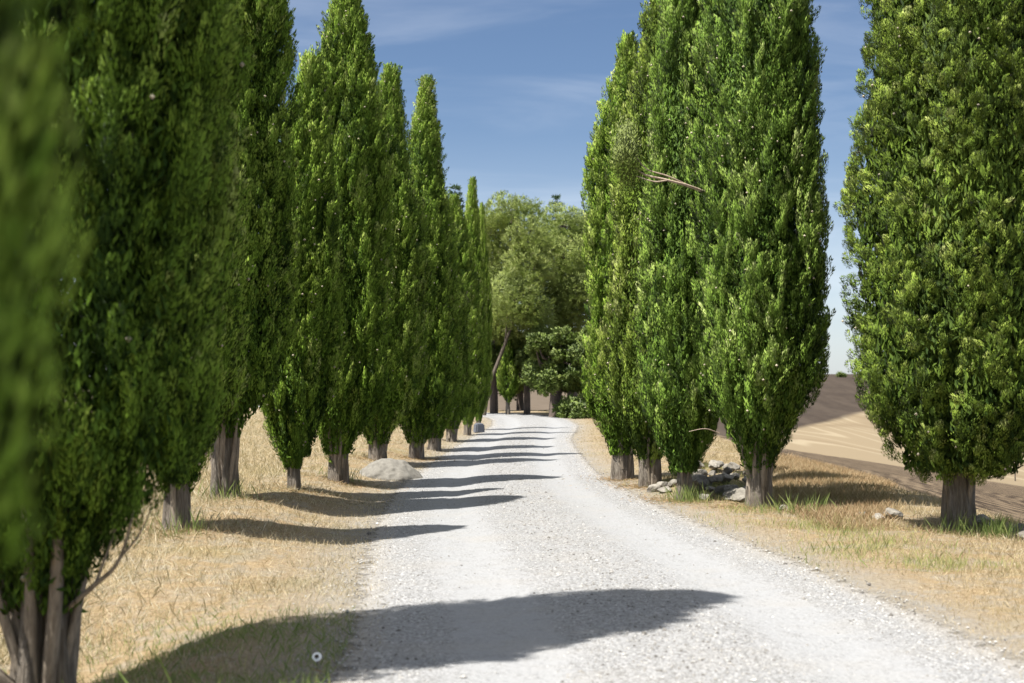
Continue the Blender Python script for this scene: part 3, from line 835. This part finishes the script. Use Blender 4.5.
# oaks with dark trunks
def oak(xp, d, lab, lean, cl, tr, n, nm='oak_tree', cat='oak tree'):
    b = bx(xp, d); q = lambda xx, yy: px(xx, yy, d) - b
    return clump_tree(nm, lab, cat, BG, b[:2], [(0, 0, -.2)] + [q(*l) for l in lean], tr, clumps_px(cl, d, b), brng, MAT['oak'], MAT['dark_bark'], n, 14, .115, .55, twigs=4, up=.2)
def scatter_clumps(x0, x1, y0, y1, n, r, seed, dd=1.2):
    r_ = random.Random(seed); out = []
    for _ in range(n):
        w = r * r_.uniform(.6, 1.2)
        out.append((r_.uniform(x0, x1), r_.uniform(y0, y1), w, w * r_.uniform(.75, 1.15), r_.uniform(-dd, dd)))
    return out
oak(555, 60, 'dark leafy oak with the thickest trunk, standing right of the track bend', [(556, 395), (554, 378), (556, 355)],
    scatter_clumps(534, 596, 334, 384, 46, 8, 1) + [(566, 380, 9, 6, -.5), (584, 383, 9, 6, 0), (538, 377, 7, 5, 0)], [.30, .25, .22, .1], 5200)
oak(527, 63.5, 'dark tree with a straight black trunk in the middle of the far group', [(527, 390), (526, 365), (524, 345)],
    scatter_clumps(508, 544, 334, 376, 26, 7, 2) + [(530, 380, 6, 4, 0)], [.16, .14, .12, .06], 3400)
oak(494, 65, 'dark tree with a straight trunk behind the slanting pine trunk', [(494, 385), (494, 360), (495, 340)],
    scatter_clumps(474, 510, 328, 376, 24, 7, 3, 2), [.2, .17, .15, .08], 3000)
# more trees behind, that close the view
oak(520, 74, 'shadowed oak in the back of the far group, seen between the trunks', [(520, 385), (520, 360), (520, 345)],
    scatter_clumps(484, 572, 340, 386, 34, 10, 6, 3), [.2, .17, .14, .08], 4200)
oak(600, 78, 'shaded oak deep behind the far right cypress', [(600, 390), (600, 370), (600, 350)],
    [(600, 370, 22, 16, 0), (588, 385, 14, 10, 0), (610, 350, 26, 18, 0), (620, 375, 22, 16, 0)], [.3, .25, .2, .1], 2200)
# firs whose tops show above
def fir(xp, d, top, wid, lab):
    b = bx(xp, d); H = (1.6 + (380 - top) / 1422 * d) - b[2]
    o = link(bpy.data.objects.new('fir_tree', None)); o.location = tuple(b); tag(o, lab, 'fir tree', BG)
    V, F = tube_np(np.array([(0, 0, -.2), (0, 0, H * .5), (0, 0, H)]), [.22, .13, .01], 8)
    link(bpy.data.objects.new('trunk', np_mesh('trunk', V, F, MAT['dark_bark'], smooth=True)), o)
    Ps, Ds = [], []
    W = wid * d / 1422
    for zf in np.linspace(.25, .99, 26):
        L = W * (1 - zf) ** .8 + .12
        for k in range(9):
            a = brng.uniform(0, 2 * PI); nn = int(26 * L / W + 8)
            u = brng.uniform(.1, 1, nn)
            ax = np.array([math.cos(a), math.sin(a), .25])
            P = np.array([0, 0, zf * H]) + ax * (u * L)[:, None] + brng.normal(0, .05, (nn, 3))
            Ps.append(P); Ds.append(unit(ax * .8 + brng.normal(0, .5, (nn, 3)) + (0, 0, .2)))
    P = np.concatenate(Ps); D = np.concatenate(Ds); n = len(P)
    V, F = kites(P, D, .2 * brng.uniform(.7, 1.3, n), .055 * np.ones(n), brng)
    link(bpy.data.objects.new('crown', np_mesh('crown', V, F, MAT['fir'], {'tint': np.repeat(brng.random(n), 4)})), o)
fir(556, 84, 196, 34, 'dark fir whose layered tip shows above the bright pine')
fir(455, 70, 186, 34, 'dark conifer whose ragged tip shows behind the left row')
fir(592, 92, 200, 36, 'dark fir half hidden behind the far right cypress')
# small cypress under the trees, and a bush
SC = make_cypress(*(bx(508, 62.5)[:2]), spec(3.1, .40, zb=.55, zf=1.3, zh=1.5, rb=.1, strands=90, sprays=10, sprigs=18, leaf=.12, inner=1500, cones=0, tr=.10, p=1.8, fat=.8),
                  'tiny dark cypress on a thin trunk between the far dark trees', BG, crng, limbs=0)
def bush(xp, d, w, h, lab, n, name='bush', leaf=.15):
    b = bx(xp, d); o = link(bpy.data.objects.new(name, None)); o.location = tuple(b); tag(o, lab, 'bush')
    cl = [(brng.uniform(-w, w), brng.uniform(-w * .5, w * .5), brng.uniform(.25, .6) * h, w * .5, w * .5, h * .42) for _ in range(7)]
    parts = []
    for c in cl:
        parts.append(tube_np(np.array([(c[0] * .2, c[1] * .2, -.1), (c[0] * .6, c[1] * .6, c[2] * .5), c[:3]]), [.03, .02, .008], 5))
    V, F = join_np(parts)
    link(bpy.data.objects.new('stems', np_mesh('stems', V, F, MAT['dark_bark'])), o)
    link(bpy.data.objects.new('foliage', clump_crown('foliage', cl, n, 7, leaf, .5, brng, MAT['oak'], .3)), o)
bush(576, 59, .55, .8, 'low dark bush at the track side under the thick-trunked oak', 700)
bush(592, 58, .5, .6, 'low bush tucked behind the far end of the right cypress row', 500)
bush(841, 352, .8, 1.0, 'tiny lone bush on the skyline of the dark hill', 160, leaf=.3)

# ------------------------------------------------------------------ rocks, mound and small things
def rock_mesh(seed, name='rock'):
    bm = bmesh.new(); bmesh.ops.create_icosphere(bm, subdivisions=3, radius=1)
    r = random.Random(seed); off = Vector((r.uniform(0, 50), r.uniform(0, 50), r.uniform(0, 50)))
    planes = [(Vector((r.gauss(0, 1), r.gauss(0, 1), r.gauss(0, 1))).normalized(), r.uniform(.42, .8)) for _ in range(14)]
    for v in bm.verts:
        for nrm, d in planes:
            k = v.co.dot(nrm)
            if k > d: v.co -= nrm * (k - d) * .92
        v.co *= 1 + .16 * mnoise.noise(v.co * 1.9 + off) + .06 * mnoise.noise(v.co * 6 + off)
    me = bpy.data.meshes.new(name); bm.to_mesh(me); bm.free(); me.materials.append(MAT['rock'])
    return me
RM = [rock_mesh(k) for k in range(5)]
rr = random.Random(3)
def rock(x, y, s, lab, grp, lift=0., flat=.75):
    o = link(bpy.data.objects.new('rock', rr.choice(RM)))
    o.location = (x, y, gz(x, y) + s * flat * .35 + lift); o.scale = (s * rr.uniform(.85, 1.3), s * rr.uniform(.85, 1.2), s * flat)
    o.rotation_euler = (rr.uniform(-.3, .3), rr.uniform(-.3, .3), rr.uniform(0, 6.28))
    tag(o, lab, 'rock', grp); return o
HG = 'rocks heaped between the right-hand cypress trunks'
HL = 'pale broken rock in the rubble heap between the right-hand cypress trunks'
rock(2.62, 19.9, .30, 'big blue-grey boulder in the rubble heap, just behind the slim right cypress trunk', HG)
rock(2.98, 18.9, .26, 'wide flat pale rock at the front of the heap left of the tall cypress', HG, flat=.5)
for k in range(40):
    u = rr.random()
    rock(2.42 + .95 * rr.random() + .25 * u, 19.0 + 2.6 * u + rr.gauss(0, .15), rr.uniform(.05, .14) * (1.1 - .25 * u), HL, HG, lift=rr.uniform(0, .10))
for k in range(5):
    rock(2.05 + rr.uniform(-.2, .5), 20.4 + rr.uniform(-.4, .6), rr.uniform(.08, .14), HL, HG)
VG = 'rocks lying on the dry bank around the thick right trunk'
for (x, y, s) in ((4.1, 15.9, .11), (4.35, 16.2, .15), (4.0, 16.4, .08), (5.25, 15.6, .10), (5.45, 15.3, .13), (5.2, 15.9, .15), (5.0, 15.7, .09), (3.32, 17.4, .08)):
    rock(x, y, s, 'small pale rock on the dry bank beside the thick right cypress trunk', VG)
rock(5.35, 14.6, .30, 'large low dusty boulder sunk in the bank right of the thick cypress trunk', VG, flat=.5)

# gravel mound at the left road edge
bm = bmesh.new()
bmesh.ops.create_icosphere(bm, subdivisions=5, radius=1)
for v in bm.verts:
    v.co.x *= .43; v.co.y *= .5; v.co.z = max(v.co.z, -.2) * .33
    k = 1 + .16 * mnoise.noise(v.co * 3.1 + Vector((4, 1, 7))) + .06 * mnoise.noise(v.co * 9) + .03 * mnoise.noise(v.co * 20) + .012 * mnoise.noise(v.co * 40)
    v.co *= k
    v.co.x *= 1 + .25 * max(0, 1 - max(v.co.z, 0) / .2)
for f in bm.faces: f.smooth = True
me = bpy.data.meshes.new('mound'); bm.to_mesh(me); bm.free(); me.materials.append(MAT['mound'])
mx_, my_ = (389 - 512) / 1422 * 23.2, 23.2
md = link(bpy.data.objects.new('mound', me)); md.location = (mx_, my_, gz(mx_, my_) - .02)
tag(md, 'smooth rounded grey-beige mound at the left edge of the gravel track', 'mound')
# pale block between the far left trunks
bm = bmesh.new(); bmesh.ops.create_cube(bm, size=1)
for v in bm.verts:
    v.co.x *= .30 * (1 - .15 * (v.co.z + .5)); v.co.y *= .28; v.co.z = (v.co.z + .5) * .30
bmesh.ops.bevel(bm, geom=bm.edges[:], offset=.035, segments=2, affect='EDGES')
me = bpy.data.meshes.new('block'); bm.to_mesh(me); bm.free(); me.materials.append(MAT['block'])
bx_, by_ = (479 - 512) / 1422 * 43.4, 43.4
bk = link(bpy.data.objects.new('stone_block', me)); bk.location = (bx_, by_, gz(bx_, by_) - .02); bk.rotation_euler = (.05, 0, .4)
tag(bk, 'small blue-grey stone block at the foot of the last left cypresses', 'stone block')
# small white flower in the shaded grass
fx, fy = (318 - 512) / 1422 * 7.95, 7.95
fo = link(bpy.data.objects.new('flower', None)); fo.location = (fx, fy, gz(fx, fy)); tag(fo, 'small white flower with a dark centre in the shaded grass by the track', 'flower')
def disc(name, r, z, k, mat, thick):
    bm = bmesh.new(); bmesh.ops.create_cone(bm, cap_ends=True, segments=24, radius1=r * .55, radius2=r, depth=thick)
    tilt = Matrix.Rotation(.95, 4, 'X')
    bmesh.ops.transform(bm, matrix=Matrix.Translation((0, 0, z)) @ tilt @ Matrix.Translation((0, 0, k)), verts=bm.verts)
    me = bpy.data.meshes.new(name); bm.to_mesh(me); bm.free(); me.materials.append(mat)
    return link(bpy.data.objects.new(name, me), fo)
disc('petals', .027, .06, 0, MAT['white'], .008); disc('flower_centre', .012, .06, .006, MAT['yolk'], .008)
V, F = tube_np(np.array([(0, 0, -.02), (.004, 0, .03), (0, 0, .058)]), [.002, .002, .002], 6)
link(bpy.data.objects.new('stem', np_mesh('stem', V, F, MAT['post'])), fo)
# thin post at the field edge in the valley
pd = 128.0; pxw = (1014 - 512) / 1422 * pd
bm = bmesh.new(); bmesh.ops.create_cone(bm, cap_ends=True, segments=10, radius1=.06, radius2=.05, depth=1.3)
bmesh.ops.translate(bm, vec=(0, 0, .55), verts=bm.verts)
me = bpy.data.meshes.new('post'); bm.to_mesh(me); bm.free(); me.materials.append(MAT['post'])
po = link(bpy.data.objects.new('fence_post', me)); po.location = (pxw, pd, gz(pxw, pd)); tag(po, 'lone thin dark post at the edge of the cut wheat field', 'post')

# ------------------------------------------------------------------ sky, sun, camera
EL, AZ = 63.0, (-.80, -.60)
world = bpy.data.worlds.new('World'); scene.world = world; world.use_nodes = True
nt = world.node_tree; nt.nodes.clear()
sky = nt.nodes.new('ShaderNodeTexSky'); sky.sky_type = 'NISHITA'; sky.sun_disc = False
sky.sun_elevation = math.radians(EL); sky.sun_rotation = math.atan2(AZ[0], AZ[1])
sky.altitude = 300; sky.air_density = .85; sky.dust_density = .8; sky.ozone_density = 2.0
tc = nt.nodes.new('ShaderNodeTexCoord')
mp = nt.nodes.new('ShaderNodeMapping'); mp.inputs['Scale'].default_value = (2.2, 2.2, 13); mp.inputs['Location'].default_value = (.4, .9, .55); mp.inputs['Rotation'].default_value = (0, math.radians(14), 0)
nt.links.new(tc.outputs['Generated'], mp.inputs[0])
nz = nt.nodes.new('ShaderNodeTexNoise'); nz.inputs['Scale'].default_value = 1.6; nz.inputs['Detail'].default_value = 7; nz.inputs['Roughness'].default_value = .55; nz.inputs['Distortion'].default_value = .6
nt.links.new(mp.outputs[0], nz.inputs['Vector'])
rp = nt.nodes.new('ShaderNodeMapRange'); rp.interpolation_type = 'SMOOTHSTEP'; rp.inputs['From Min'].default_value = .43; rp.inputs['From Max'].default_value = .78
rp.inputs['To Max'].default_value = .17
nt.links.new(nz.outputs['Fac'], rp.inputs['Value'])
tintn = nt.nodes.new('ShaderNodeMix'); tintn.data_type = 'RGBA'; tintn.blend_type = 'MULTIPLY'; tintn.inputs[0].default_value = 1
tintn.inputs[7].default_value = (.57, .60, .64, 1); nt.links.new(sky.outputs[0], tintn.inputs[6])
# added cloud veil overhead, unseen above frame, lightens shadows; thin streaks lower down
spx = nt.nodes.new('ShaderNodeSeparateXYZ'); nt.links.new(tc.outputs['Generated'], spx.inputs[0])
ov = nt.nodes.new('ShaderNodeMapRange'); ov.interpolation_type = 'SMOOTHSTEP'
ov.inputs['From Min'].default_value = .30; ov.inputs['From Max'].default_value = .75; ov.inputs['To Max'].default_value = .78
nt.links.new(spx.outputs[2], ov.inputs['Value'])
ad = nt.nodes.new('ShaderNodeMath'); ad.operation = 'MAXIMUM'
hz = nt.nodes.new('ShaderNodeMapRange'); hz.interpolation_type = 'SMOOTHSTEP'
hz.inputs['From Min'].default_value = .20; hz.inputs['From Max'].default_value = -.01; hz.inputs['To Max'].default_value = .33
nt.links.new(spx.outputs[2], hz.inputs['Value'])
mh = nt.nodes.new('ShaderNodeMath'); mh.operation = 'ADD'; mh.use_clamp = True
nt.links.new(rp.outputs[0], mh.inputs[0]); nt.links.new(hz.outputs[0], mh.inputs[1])
nt.links.new(mh.outputs[0], ad.inputs[0]); nt.links.new(ov.outputs[0], ad.inputs[1])
mxn = nt.nodes.new('ShaderNodeMix'); mxn.data_type = 'RGBA'; mxn.inputs[7].default_value = (7.2, 7.4, 7.7, 1)
nt.links.new(ad.outputs[0], mxn.inputs[0]); nt.links.new(tintn.outputs[2], mxn.inputs[6])
bg = nt.nodes.new('ShaderNodeBackground'); bg.inputs['Strength'].default_value = .066
nt.links.new(mxn.outputs[2], bg.inputs['Color'])
wo = nt.nodes.new('ShaderNodeOutputWorld'); nt.links.new(bg.outputs[0], wo.inputs[0])

sl = bpy.data.lights.new('sun', 'SUN'); sl.energy = 5.0; sl.angle = math.radians(.53); sl.color = (1, .955, .88)
so = link(bpy.data.objects.new('sun', sl))
dv = Vector((AZ[0] * math.cos(math.radians(EL)), AZ[1] * math.cos(math.radians(EL)), math.sin(math.radians(EL))))
so.rotation_euler = dv.to_track_quat('Z', 'Y').to_euler(); so.location = (-20, -15, 40)

cam = bpy.data.cameras.new('camera'); co = link(bpy.data.objects.new('camera', cam))
co.location = (0, 0, 1.6); co.rotation_euler = (math.radians(90 + 1.55), 0, 0)
cam.lens = 50; cam.sensor_width = 36; cam.clip_end = 3000; cam.clip_start = .05
cam.dof.use_dof = True; cam.dof.focus_distance = 21; cam.dof.aperture_fstop = 2.4
scene.camera = co
vs = scene.view_settings
vs.view_transform = 'Standard'; vs.look = 'None'; vs.exposure = 1.42; vs.gamma = 1; vs.use_curve_mapping = False
cy = scene.cycles
cy.max_bounces = 8; cy.diffuse_bounces = 4; cy.glossy_bounces = 2; cy.transmission_bounces = 3; cy.transparent_max_bounces = 8
cy.use_denoising = True
try: cy.denoiser = 'OPENIMAGEDENOISE'
except Exception: pass
cy.sample_clamp_indirect = 4
